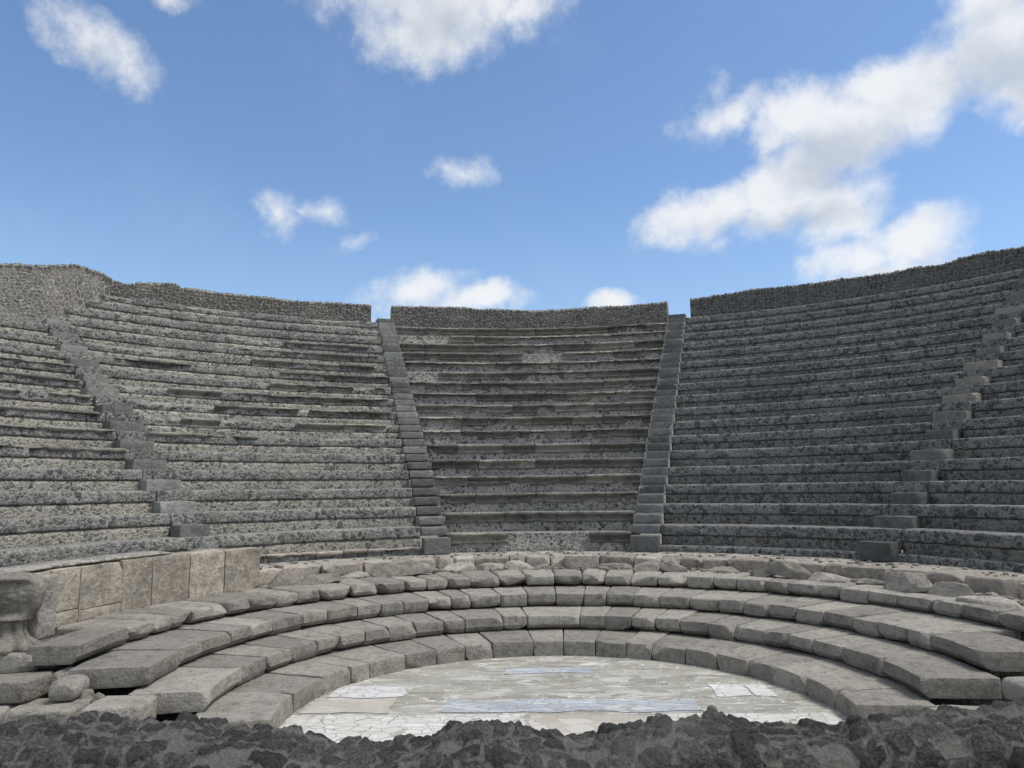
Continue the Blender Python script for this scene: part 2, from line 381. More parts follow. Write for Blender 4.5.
# floor paving
def mat_paving(name, sa, sb, joint, scale, sx, sy, warp=.12, jw=.05, bd=.006, rough=.75, course=0, cmix=.6):
    m, t, b = newmat(name); pos = geo(t)
    mp = t.n('ShaderNodeMapping'); t.l(pos, mp.inputs[0]); mp.inputs[3].default_value = (sx, sy, 0)
    nw = t.noise(mp.outputs[0], 2.0, 3); wv = t.n('ShaderNodeVectorMath', operation='MULTIPLY_ADD')
    t.l(nw.outputs[1], wv.inputs[0]); wv.inputs[1].default_value = (warp, warp, 0); t.l(mp.outputs[0], wv.inputs[2])
    va = t.n('ShaderNodeTexVoronoi', feature='F1'); va.inputs['Scale'].default_value = scale; t.l(wv.outputs[0], va.inputs[0])
    ve = t.n('ShaderNodeTexVoronoi', feature='DISTANCE_TO_EDGE'); ve.inputs['Scale'].default_value = scale; t.l(wv.outputs[0], ve.inputs[0])
    sc = t.n('ShaderNodeSeparateColor'); t.l(va.outputs['Color'], sc.inputs[0])
    nA = t.noise(pos, 3, 6, .6); nB = t.noise(pos, 30, 5, .65); nC = t.noise(pos, 1.1, 5, .6)
    ms = t.n('ShaderNodeMapping'); t.l(pos, ms.inputs[0]); ms.inputs[3].default_value = (2.2, 11, 1)
    nS = t.noise(ms.outputs[0], 1.6, 6, .7)
    col = t.mix(sc.outputs[0], sa, sb)
    if course:
        nk = t.noise(pos, 2.5, 4); wk = t.n('ShaderNodeVectorMath', operation='MULTIPLY_ADD'); t.l(nk.outputs[1], wk.inputs[0]); wk.inputs[1].default_value = (.35, .11, 0); t.l(pos, wk.inputs[2])
        bk = t.n('ShaderNodeTexBrick', offset=.37, squash=1.0); t.l(wk.outputs[0], bk.inputs[0])
        bk.inputs['Color1'].default_value = (*[c * .72 for c in sa], 1); bk.inputs['Color2'].default_value = (*[min(.8, c * 1.12) for c in sb], 1); bk.inputs['Mortar'].default_value = (*joint, 1)
        bk.inputs['Scale'].default_value = 1; bk.inputs['Mortar Size'].default_value = .008; bk.inputs['Brick Width'].default_value = course * 2.6; bk.inputs['Row Height'].default_value = course; bk.inputs['Bias'].default_value = -.1
        col = t.mix(cmix, col, bk.outputs[0])
    col = t.mix(t.ramp(nS.outputs[0], .4, .62, 0, .5), col, tuple(c * .72 for c in sa))
    col = t.mix(t.ramp(nC.outputs[0], .45, .66, 0, .4), col, tuple(c * a for c, a in zip(sa, (.85, .82, .72))))
    col = t.mix(t.ramp(nB.outputs[0], .5, .75, 0, .4), col, tuple(min(.9, c * 1.3) for c in sb))
    col = t.mix(t.math('MULTIPLY', t.ramp(sc.outputs[1], .80, .83), .45), col, (.56, .55, .51))
    jn = t.ramp(nA.outputs[0], .38, .6)
    mk = t.ramp(t.math('ADD', ve.outputs['Distance'], t.math('MULTIPLY', jn, jw * .45)), jw * .4, jw)
    col = t.mix(t.math('MAXIMUM', mk, t.ramp(jn, 0, 1, .0, .45)), joint, col)
    t.l(col, b.inputs['Base Color']); b.inputs['Roughness'].default_value = rough
    bump(t, b, t.math('ADD', mk, t.math('MULTIPLY', nB.outputs[0], .5)), bd)
    return m
FLOOR = mat_paving('orchestra_paving', (.26, .25, .212), (.43, .415, .36), (.60, .585, .535), 3.4, .9, 2.6, .9, .045, course=.19, cmix=.38)
MARB = mat_paving('white_marble', (.56, .56, .55), (.66, .655, .63), (.30, .285, .25), 4.2, 1, 1.6, .5, .03, course=.24, cmix=.25)
MARB2 = mat_paving('bluish_marble', (.34, .37, .42), (.56, .59, .63), (.32, .305, .265), 5.5, .8, 2.2, .6, .09, course=.19, cmix=.35)
MARB3 = mat_paving('cracked_white_marble', (.52, .51, .475), (.64, .625, .585), (.30, .28, .24), 6.5, 1, 1.3, .5, .05, course=.32, cmix=.25)
SAND = mat_paving('cream_screed', (.42, .395, .345), (.50, .47, .41), (.46, .43, .37), 3, 1, 1.6, .4, .03, course=.29, cmix=.3)
gm_, t_, b_ = newmat('earth_ground'); p_ = geo(t_)
cc_ = t_.mix(t_.ramp(t_.noise(p_, 1.5, 8, .65).outputs[0], .35, .65), (.16, .14, .11), (.25, .23, .19))
cc_ = t_.mix(t_.ramp(t_.noise(p_, 45, 5, .7).outputs[0], .5, .7, 0, .6), cc_, (.36, .34, .3)); t_.l(cc_, b_.inputs['Base Color'])
bump(t_, b_, t_.noise(p_, 30, 6, .7).outputs[0], .03); GROUND = gm_
LEDGE = mat_rubble('cream_ledge', (.30, .285, .245), (.42, .395, .345), (.48, .44, .37), 5, .05, 1.0, 1.0, dirt=(.2, .18, .15), dirt_amt=.4)

# ------------------------------------------------------------------ ground and orchestra
g = MB(); n = 24; xs = np.linspace(-400, 400, n)
X, Y = np.meshgrid(xs, xs, indexing='ij'); g.grid(np.stack([X, Y, 0 * X - .012], -1)); tag(g.obj('ground', GROUND, loc=(0, 0, 0)), kind='structure')
g = MB(); th = np.linspace(0, 2 * math.pi, 97)[:-1]
ring = np.stack([3.35 * np.sin(th), -.2 + 3.35 * np.cos(th) , 0 * th], -1)
g.add(ring, [list(range(95, -1, -1))])
FL = tag(g.obj('orchestra_floor', FLOOR, loc=(0, -.2, 0)), kind='structure')
# a square apron between the orchestra and the stage wall
g = MB(); g.add([(-3, -4.7, -.006), (3, -4.7, -.006), (3, -.3, -.006), (-3, -.3, -.006)], [(0, 1, 2, 3)])
tag(g.obj('stage_front_paving', SAND), kind='structure')
def panel(mat, x0, x1, y0, y1, z=.004, rng=random.Random(1), skew=.07, name='marble_panel'):
    z = z + .002
    g = MB(); n = max(6, int((x1 - x0) / .12)); m = max(3, int((y1 - y0) / .12))
    u = np.linspace(x0, x1, n); v = np.linspace(y0, y1, m); U, V = np.meshgrid(u, v, indexing='ij')
    E = np.stack([U, V, 0 * U], -1)
    U2 = U + fbm(E, 5, 2, 3) * skew; V2 = V + fbm(E + 9, 5, 2, 4) * skew
    lim = 3.0
    P = np.stack([U2, V2, 0 * U + z], -1)
    rr = np.hypot(P[..., 0], P[..., 1] + .2); k = np.minimum(1, lim / rr); P[..., 0] *= k; P[..., 1] = (P[..., 1] + .2) * k - .2
    g.grid(P[:, ::-1]); return g.obj(name, mat, FL)
for a in [(MARB2, -1.28, 1.6, .02, .5), (MARB, -2.72, -1.84, .62, 1.16), (MARB, 1.9, 2.32, .6, 1.16), (MARB, 2.35, 2.6, .6, 1.12), (MARB2, -.64, .52, 1.73, 2.05),
          (SAND, -2.85, -1.9, .02, .58), (MARB3, -2.95, -.35, -1.6, -.06), (SAND, -.3, .95, -1.6, -.12), (MARB3, 1.0, 2.95, -1.6, -.08)]:
    panel(*a)

# ------------------------------------------------------------------ the four low tiers of big cut blocks
TR = [3.0128, 3.75, 4.4565, 5.3936]; TZ = [.2104, .4346, .6534, .8631]
TX = [.0506, .0766, .1012, .2586]; TY = [-.2086, -.0657, .1262, .1146]
JT = [[-104, -85.4, -71.7, -61.2, -55.0, -43.3, -33.9, -25.4, -17.4, -5.8, 2.5, 11.3, 19.8, 26.9, 36.6, 45.7, 54.9, 63.0, 73.9, 85.0, 95.5],
      [-99.5, -84.5, -75.7, -68.0, -60.3, -54.1, -47.5, -41.1, -34.0, -27.3, -21.9, -12.4, -6.6, 6.3, 12.4, 18.7, 24.2, 30.4, 37.3, 43.2, 50.8, 56.6, 62.6, 70.3, 81.2, 94.6],
      [-99.7, -88.8, -82.5, -74.4, -69.0, -64.0, -56.7, -51.0, -44.2, -38.7, -33.6, -27.9, -22.7, -18.4, -11.8, -5.8, 0.5, 6.6, 11.4, 17.4, 23.1, 29.7, 35.8, 41.0, 46.5, 52.2, 58.3, 64.5, 69.9, 76.3, 81.2, 93.8],
      [-97.5, -85.8, -80.2, -76.3, -72.3, -65.4, -60.8, -55.9, -51.7, -46.9, -40.9, -35.8, -30.6, -26.2, -22.0, -17.7, -12.0, -6.8, -1.1, 4.2, 8.6, 13.6, 18.7, 24.3, 29.1, 33.6, 38.7, 42.9, 48.5, 52.1, 56.9, 62.1, 68.0, 73.0, 78.9, 85.0, 91.0]]
TL = ['lowest curved tier of cut stone blocks, edging the marble orchestra floor', 'second curved tier of stone blocks counted up from the orchestra floor',
      'third curved tier of worn stone blocks counted up from the orchestra floor', 'fourth and highest curved tier of cushion-worn blocks, below the loose rubble']
# hand-read wear: blocks strongly rounded (index into joints) per tier
def curved(P, th0, th1, r0, r1, cx, cy, zc):
    """map local block coords (a along, b deep, c high; normalised a) into the ring"""
    a = (P[:, 0] + 1) / 2
    th = R(th0) + (R(th1) - R(th0)) * a; r = r0 + P[:, 1]
    return np.stack([cx + r * np.sin(th), cy + r * np.cos(th), zc + P[:, 2]], -1)
for i in range(4):
    rng = random.Random(40 + i)
    root = thing('stone_tier', TL[i], 'stone tier', (TX[i], TY[i] + TR[i], 0 if i == 0 else TZ[i - 1]), 'curved tiers of cut blocks round the orchestra')
    r0 = TR[i]; back = (TR[i + 1] + .12 + .25) if i < 3 else 6.75
    zb = (TZ[i - 1] + .012) if i else -.05; zt = TZ[i]
    js = JT[i]
    for q in range(len(js) - 1):
        t0, t1 = js[q], js[q + 1]; mid = (t0 + t1) / 2
        bk = back
        if i == 3 and q == 0: bk = r0 + .50
        elif i < 3 and q in (0, len(js) - 2): bk = min(back, r0 + .80)
        ha = (R(t1) - R(t0)) * r0 / 2; hb = (bk - r0) / 2; hc = (zt - zb) / 2
        if i == 3: rad = .055 if mid < 22 else .016
        elif i == 2: rad = .035 if (-40 < mid < 45 and rng.random() < .6) else .014
        else: rad = rng.choice((.010, .012, .016, .026))
        if q in (0, len(js) - 2): rad = .014
        P, F = rounded(ha - .004 + (0 if rad < .05 else 0), hb, hc, rad, rng, amp=.010 if rad < .04 else .016, chips=rng.choice((1, 2, 2, 3, 4)), chip=.06 if rad < .04 else .09, res=.036)
        # undercut the front foot of tiers two to four a little, as in the worn originals
        foot = np.clip((-P[:, 2] - .25 * hc) / (.75 * hc), 0, 1) ** 1.5 * np.clip(-P[:, 1] / hb, 0, 1)
        if i: P[:, 1] += foot * rng.uniform(.02, .11)
        jz = rng.uniform(-.008, .008); jr = rng.uniform(-.014, .014)
        P = P.copy(); P[:, 0] /= ha
        P[:, 1] += hb + jr; P[:, 2] += (P[:, 0] * rng.uniform(-.006, .006))
        V = curved(P, t0 + .0, t1, r0, 0, TX[i], TY[i], (zt + zb) / 2 + jz)
        g = MB(); g.add(V, F); c = V.mean(0)
        o = g.obj('block', BLOCK, root, sharp=24)
# earth bedding under the tiers, closing the joints
g = MB()
prof = [(3.4, -.2), (3.4, .11), (4.08, .13), (4.1, .30), (4.85, .31), (4.87, .52), (5.8, .54), (5.85, .74), (6.9, .80), (6.95, 1.0), (8.3, 1.03), (8.3, -.2)]
th = np.radians(np.linspace(-92, 87, 120))
P = np.stack([pol(np.full(len(th), r), th, z) for r, z in prof], 1)
g.grid(P, closed_v=True, cap=True)
tag(g.obj('terrace_bedding', UNDER, loc=(0, 0, 0)), kind='structure')

# ------------------------------------------------------------------ kerb of pinkish blocks under the seating
rng = random.Random(77)
kerb = thing('kerb_tier', 'uneven kerb of pale pinkish blocks between the loose rubble and the steep seating', 'stone kerb', (0, 6.75, .86))
t = -50.0
sq = 2.5
while t < 84:
    wd = rng.uniform(2.6, 7.0)
    if t < sq < t + wd + 2.5:
        t1 = t + wd if t > sq - 4 else sq
    t1 = t + wd
    if abs((t + t1) / 2 - 3.5) < 3 and t < 3.5: pass
    r0 = 6.74 + rng.uniform(-.05, .07); top = 1.095 + rng.uniform(-.02, .012)
    depth = rng.uniform(.35, .55)
    ha = R(t1 - t) * r0 / 2
    P, F = rounded(ha - .006, depth / 2, .14, rng.uniform(.02, .05), rng, amp=.02, chips=rng.choice((1, 2, 3, 4)), chip=.08, res=.045)
    P = P.copy(); P[:, 0] /= ha; P[:, 1] += depth / 2
    g = MB(); g.add(curved(P, t, t1, r0, 0, 0, 0, top - .14), F); g.obj('block', PINK, kerb, sharp=22)
    t = t1
# cream surface behind the kerb blocks
g = MB(); th = np.radians(np.linspace(-52, 86, 260)); prof = [(7.05, .9), (7.05, 1.075), (7.2, 1.088), (7.45, 1.095), (7.75, 1.10), (8.1, 1.10), (8.1, .9)]
P = np.stack([pol(np.full(len(th), r), th, z) for r, z in prof], 1); P[..., 2] += fbm(P, 2.5, 4, 5) * .02 * (P[..., 2:3] > 1.0)[..., 0]
g.grid(P, closed_v=True, cap=True); g.obj('ledge_surface', LEDGE, kerb)
g = MB()

# pink upright block leaning on the kerb
def solid_block(name, mat, loc, size, rot, rad=.02, chips=2, amp=.012, seed=0, parent=None, chip=.05, res=.04):
    rng = random.Random(seed); P, F = rounded(size[0] / 2, size[1] / 2, size[2] / 2, rad, rng, amp, chips, res, chip)
    c, s = math.cos(rot), math.sin(rot); x = P[:, 0] * c - P[:, 1] * s; y = P[:, 0] * s + P[:, 1] * c
    g = MB(); g.add(np.stack([x + loc[0], y + loc[1], P[:, 2] + size[2] / 2 + loc[2]], -1), F)
    return g.obj(name, mat, parent, loc=tuple(loc) if parent is None else None, sharp=26)
tag(solid_block('stone_block', PINK, (.72, 6.60, .855), (.66, .22, .27), .0, seed=5), 'square pale pink block standing on edge against the kerb near the middle', 'stone block')

# ------------------------------------------------------------------ steep seating (cavea)
R0, Z0, DR, HR, NR = 7.9354, 1.4439, .6325, .42, 17
SA = [R(-51.47), R(-17.18), R(16.04), R(49.73)]        # stair axes
SW = .31                                                # half width of a stair
def edge_fn(a, side):
    return lambda r: a + side * SW / r
PROF = [(.03, -.36), (.026, -.21), (.018, -.15), (.018, -.08), (.018, -.020), (.06, -.014), (.06, -.004), (.002, .001), (-.006, .035), (-.002, .09), (0, .15), (.004, .185), (.022, .206), (.07, .211), (.22, .211), (.40, .211), (.56, .210), (.70, .209), (.70, -.36)]
def row_material(j): # PROF segment -> slot
    return 1 if j < 6 else (0 if j < 12 else 2)
def make_row(parent, k, A, B, mats, seed, wear=None, prof=PROF, rshift=0., zshift=0., matf=row_material, amp=1.0, drop=None, name='seat_row'):
    r = R0 + k * DR + rshift; z = Z0 + k * HR + zshift
    n = max(8, int((B(r) - A(r)) * r / .055)); tt = np.linspace(0, 1, n + 1)
    dr = np.array([p[0] for p in prof]); dz = np.array([p[1] for p in prof])
    rr = r + dr[None, :] + 0 * tt[:, None]
    a = np.vectorize(A)(rr); b = np.vectorize(B)(rr); th = a + (b - a) * tt[:, None]
    zz = z + dz[None, :] + 0 * th
    base = pol(rr, th, zz)
    vis = ((dr < .6) & (dz > -.25)).astype(float)[None, :]
    arc = np.stack([th * r, 0 * th + k * 3.1, 0 * th], -1)
    d1 = fbm(arc, 1.3, 3, seed) * .012 + fbm(base, 13, 3, seed + 3) * .018
    d2 = fbm(arc + 50, .8, 3, seed + 1) * .012 + fbm(base, 13, 3, seed + 8) * .010
    if wear is not None:
        wv = wear(th, k); lip = ((dz > -.005) & (dr < .1)).astype(float)[None, :]
        rr = rr + wv * lip * .085; zz = zz - wv * lip * .06 * (dz[None, :] > .1)
        d1 = d1 * (1 + 1.5 * wv)
    P = pol(rr + d1 * vis * amp, th, zz + d2 * vis * amp)
    g = MB(); g.grid(P, m=[matf(j) for j in range(len(prof))], closed_v=True, cap=True)
    return g.obj(name, mats, parent)
MOULD = [(.2, 0.0), (.02, .004), (.0, -.006), (-.004, -.035), (.006, -.06), (.045, -.08), (.095, -.10), (.125, -.135), (.125, -.160), (.07, -.172), (.066, -.205), (.08, -.225), (.2, -.235)]
def make_edging(parent, k, A, B, segs, seed, rfront, ztop, mat=TUFA, rough=1.0, name='edging_stone'):
    """separate lengths of moulded tufa along a seat edge; segs = list of (t0, t1, wear 0..1)"""
    rng = random.Random(seed)
    for (t0, t1, wr) in segs:
        g = MB()
        L = (B(rfront) - A(rfront)) * rfront * (t1 - t0)
        n = max(3, int(L / .05)); tt = np.linspace(t0, t1, n + 1)
        dr = np.array([p[0] for p in MOULD]); dz = np.array([p[1] for p in MOULD]); jr = rng.uniform(-.012, .012); jz = rng.uniform(-.008, .008); tz = rng.uniform(-.006, .006)
        rr = rfront + dr[None, :] + jr + 0 * tt[:, None]; th = A(rfront) + (B(rfront) - A(rfront)) * tt[:, None] + 0 * rr
        zz = ztop + dz[None, :] + jz + tz * (tt[:, None] - t0) / max(1e-6, t1 - t0)
        Pb = pol(rr, th, zz)
        e = fbm(Pb + seed, 2.2, 3, seed)
        lo = (dz < -.05)[None, :]; w1 = ss(e + wr * .9, .35, .75)                       # broken-off lower fillet, eaten nose
        rr = rr + w1 * (.04 + .035 * lo) * (dr < .12)[None, :] + fbm(Pb, 11, 3, seed + 5) * (.012 + .035 * w1)
        zz = zz + w1 * lo * .07 + fbm(Pb + 7, 9, 3, seed + 6) * (.006 + .016 * w1) - w1 * (.02) * (~lo)
        endt = np.minimum(tt - t0, t1 - tt)[:, None] * L / max(1e-6, t1 - t0)
        rr = rr + .02 * np.clip(1 - endt / .05, 0, 1) * (dr < .12)[None, :] * rng.uniform(.2, 1.4)
        g.grid(pol(rr, th, zz), closed_v=True, cap=True); g.obj(name, mat, parent)
def cut_lengths(rng, L, mean, gap=.0, lo=0., hi=1., wr=(.0, .5)):
    """fractions of a row length L, cut into blocks about mean metres long"""
    out = []; t = lo
    while t < hi - .01:
        w_ = mean * rng.uniform(.55, 1.5) / L; t1 = min(hi, t + w_)
        if hi - t1 < .25 * mean / L: t1 = hi
        if rng.random() >= gap: out.append((t + .004 / L, t1 - .006 / L, rng.uniform(*wr)))
        t = t1
    return out
wedges = {}
# --- centre wedge with moulded tufa seats
A, B = edge_fn(SA[1], 1), edge_fn(SA[2], -1)
root = thing('seating_wedge', 'central wedge of seat rows with dark moulded stone edges, between the two middle staircases', 'seating', (0, 7.83, 1.1), 'wedges of steep theatre seating'); wedges['c'] = root
CPROF = [(.15, -.75), (.10, -.42), (.10, -.36), (.11, -.28), (.13, -.2), (.14, -.1), (.14, -.03), (.14, -.008), (.18, .0), (.3, .002), (.5, .0), (.8, -.004), (.8, -.75)]
rng = random.Random(9)
CZ, CR = 1.5029, 7.8258
for k in range(NR):
    row = make_row(root, k, A, B, [C_RUB, C_RUB, TREAD_L], 300 + k, prof=CPROF, rshift=CR - R0, zshift=CZ - Z0, matf=lambda j: 2 if j > 6 else 1)
    L = (B(R0 + k * DR) - A(R0 + k * DR)) * (R0 + k * DR)
    segs = cut_lengths(rng, L, 1.3, gap=.04, wr=(.05, .65) if k % 3 else (.3, .95))
    make_edging(row, k, A, B, segs, 500 + k, CR + k * DR, CZ + k * HR + .004)
# --- wedges either side
def seating(key, label, ia, ib, mats, seed, wear=None, amp=1.0, rows=range(NR), startth=None):
    A = edge_fn(SA[ia], 1) if ia is not None else (lambda r: R(-88)); B = edge_fn(SA[ib], -1) if ib is not None else (lambda r: R(86))
    mid = (A(R0) + B(R0)) / 2
    root = thing('seating_wedge', label, 'seating', (R0 * math.sin(mid), R0 * math.cos(mid), 1.1), 'wedges of steep theatre seating'); wedges[key] = root
    out = []
    for k in rows:
        AA = A
        if startth and k in startth: AA = (lambda v: (lambda r: v))(R(startth[k]))
        out.append(make_row(root, k, AA, B, mats, seed + k, wear, amp=amp))
    return root, A, B, out
def wear_left(th, k):
    d = np.degrees(th); w0 = 0 * th
    w0 = np.maximum(w0, ss(-(np.abs(d + 44) - 5.5), 0, 1.5) * (6 <= k <= 8))
    w0 = np.maximum(w0, ss(-(np.abs(d + 27) - 8), 0, 2) * (6 <= k <= 9) * .8)
    nz = fbm(np.stack([d * .25, 0 * d + k * 1.7, 0 * d], -1), 1, 3, 21)
    nz2 = fbm(np.stack([d * .9, 0 * d + k * 2.3, 0 * d], -1), 1, 3, 25)
    return np.clip(w0 + ss(nz, .12, .45) * .8 * (k > 4) + ss(nz2, .25, .45) * .7 * (k > 3), 0, 1.3)
rootL, AL, BL, rowsL = seating('l', 'left-of-centre wedge of grey seating, broken moulded edges and yellowish mortar patches', 0, 1, [L_LIP, L_REC, TREAD_L], 600, wear_left, amp=1.0, startth={14: -49.6, 15: -47.4, 16: -45.6})
rootFL, AFL, BFL, rowsFL = seating('fl', 'far left wedge of seating above the pale panelled wall, topped by a rubble slope', None, 0, [L_LIP, L_REC, TREAD_L], 700, wear_left, amp=1.0, rows=range(13))
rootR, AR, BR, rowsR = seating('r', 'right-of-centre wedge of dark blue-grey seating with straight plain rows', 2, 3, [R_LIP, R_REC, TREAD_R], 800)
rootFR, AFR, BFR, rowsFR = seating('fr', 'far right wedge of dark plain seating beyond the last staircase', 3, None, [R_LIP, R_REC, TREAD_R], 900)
rng = random.Random(31)
for k, spans in {6: [(.08, .95, .25)], 7: [(.1, .62, .1), (.66, .98, .3)], 8: [(.18, .98, .12)], 9: [(.55, .98, .3)], 10: [(.06, .3, .1), (.6, 1, .25)], 11: [(.52, .99, .2)], 12: [(.5, .98, .15)], 13: [(.45, .97, .2)], 5: [(.0, .45, .4)]}.items():
    r = R0 + k * DR; L = (BL(r) - AL(r)) * r; segs = []
    for lo, hi, gp in spans: segs += cut_lengths(rng, L, .95, gap=gp, lo=lo, hi=hi, wr=(.1, .8))
    make_edging(rowsL[k], k, AL, BL, segs, 1200 + k, r - .045, Z0 + k * HR + .214)
for k, lo in {4: .55, 5: .35, 6: .35, 7: .35, 8: .35, 9: .5}.items():
    r = R0 + k * DR; L = (BFL(r) - AFL(r)) * r
    make_edging(rowsFL[k], k, AFL, BFL, cut_lengths(rng, L, 1.0, gap=.12, lo=lo, hi=.99, wr=(.2, .8)), 1300 + k, r - .05, Z0 + k * HR + .214)
# --- base ledge of each side wedge
def base_ledge(A, B, parent, mat, seed, zt=1.236):
    pr = [(7.80, .95), (7.78, 1.10), (7.775, 1.16), (7.78, 1.215), (7.80, 1.235), (7.9, 1.238), (8.1, 1.236), (8.1, .95)]
    n = int((B(7.8) - A(7.8)) * 7.8 / .06); tt = np.linspace(0, 1, n + 1)
    P = np.stack([pol(np.full(n + 1, r), A(r) + (B(r) - A(r)) * tt, z) for r, z in pr], 1)
    d = fbm(P, 5, 3, seed) * .028; rr = np.hypot(P[..., 0], P[..., 1]); P[..., :2] *= ((rr + d) / rr)[..., None]; P[..., 2] += fbm(P + 5, 5, 3, seed) * .014 * (P[..., 2] > 1.1)
    g = MB(); g.grid(P, m=[0, 0, 0, 0, 1, 1, 0, 0], closed_v=True, cap=True); g.obj('base_ledge', mat, parent)
base_ledge(lambda r: SA[0] + 0 * r, lambda r: SA[1] + .02, rootL, [L_LIP, TREAD_L], 3)
base_ledge(lambda r: R(-88), lambda r: SA[0], rootFL, [L_LIP, TREAD_L], 4)
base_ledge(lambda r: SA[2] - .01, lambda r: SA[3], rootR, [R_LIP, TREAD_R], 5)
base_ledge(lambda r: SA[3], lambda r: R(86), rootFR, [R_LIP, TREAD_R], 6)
AA, BB = (lambda r: SA[0] + 0 * r), (lambda r: SA[1] + 0 * r)
make_edging(rootL, 0, AA, BB, cut_lengths(random.Random(4), (SA[1] - SA[0]) * 7.7, .7, gap=.0, lo=.02, hi=.97, wr=(.3, .7)), 1500, 7.70, 1.262, mat=PINK)

# --- four staircases
SL = ['narrow staircase at far left climbing from above the pale panels to the rubble slope', 'staircase of grey steps just left of the central moulded wedge',
      'staircase of dark steps just right of the central moulded wedge', 'staircase at far right with displaced pale steps climbing the dark seating']
for s_ in range(4):
    rng = random.Random(60 + s_); a = SA[s_]; right = s_ >= 2
    root = thing('staircase', SL[s_], 'staircase', (R0 * math.sin(a), R0 * math.cos(a), 1.1), 'staircases dividing the seating')
    top = 2 * NR - 1 if s_ else 2 * 13 - 1
    for j in range(-1, top + 1):
        if s_ == 3 and j >= 32: pass
        r0 = R0 + DR * j / 2 - .02; zt = Z0 + .21 + .21 * j
        odd = (j % 2 != 0)
        outer = s_ in (0, 3)
        hw = (SW - .022 + rng.uniform(-.02, .012)) if not outer else SW + (rng.uniform(-.05, .05) if odd else -.01)
        off = rng.uniform(-.05, .06) if (outer and odd) else rng.uniform(-.012, .012)
        if odd: r0 -= (rng.uniform(.0, .05) if not outer else rng.uniform(.0, .04))
        dep = .40; hgt = .21 if not odd else .212
        P, F = rounded(hw, dep / 2, (hgt + .12) / 2 if outer or j < 0 else (.0925 if s_ == 2 else .086), .018 if not (outer and odd) else .020, rng, amp=.008 if not outer else .014, chips=rng.choice((0, 1, 1, 2)), chip=.05, res=.055)
        P = P.copy(); P[:, 2] += zt - ((hgt + .12) / 2 if outer or j < 0 else (.0925 if s_ == 2 else .086)) + (rng.uniform(-.006, .006) + (.004 if odd else 0) if outer else -.002)
        x = P[:, 0] + off; y = P[:, 1] + dep / 2 + r0
        V = np.stack([x * math.cos(a) + y * math.sin(a), -x * math.sin(a) + y * math.cos(a), P[:, 2]], -1)
        g = MB(); g.add(V, F)
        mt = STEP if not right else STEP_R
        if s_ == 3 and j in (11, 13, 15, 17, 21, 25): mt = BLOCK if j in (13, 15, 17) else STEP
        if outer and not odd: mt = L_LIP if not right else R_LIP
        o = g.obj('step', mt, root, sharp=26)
    # stair core
    g = MB(); tt = [-SW - .0, SW + .0]
    for j in range(1, top + 1):
        r0 = R0 + DR * j / 2 - (.012 if s_ == 2 else -.14 if s_ == 1 else -.15); zt = Z0 + .21 + .21 * j - (.016 if s_ in (1, 2) else .2)
        pts = []
        for x in tt:
            for y, z in ((r0, zt - .4), (r0, zt), (r0 + .45, zt), (r0 + .45, zt - .4)):
                pts.append((x * math.cos(a) + y * math.sin(a), -x * math.sin(a) + y * math.cos(a), z))
        g.add(pts, [(0, 1, 2, 3), (7, 6, 5, 4), (0, 4, 5, 1), (1, 5, 6, 2), (2, 6, 7, 3), (3, 7, 4, 0)])
    g.obj('mortar_bed', MORTAR, root, smooth=False)

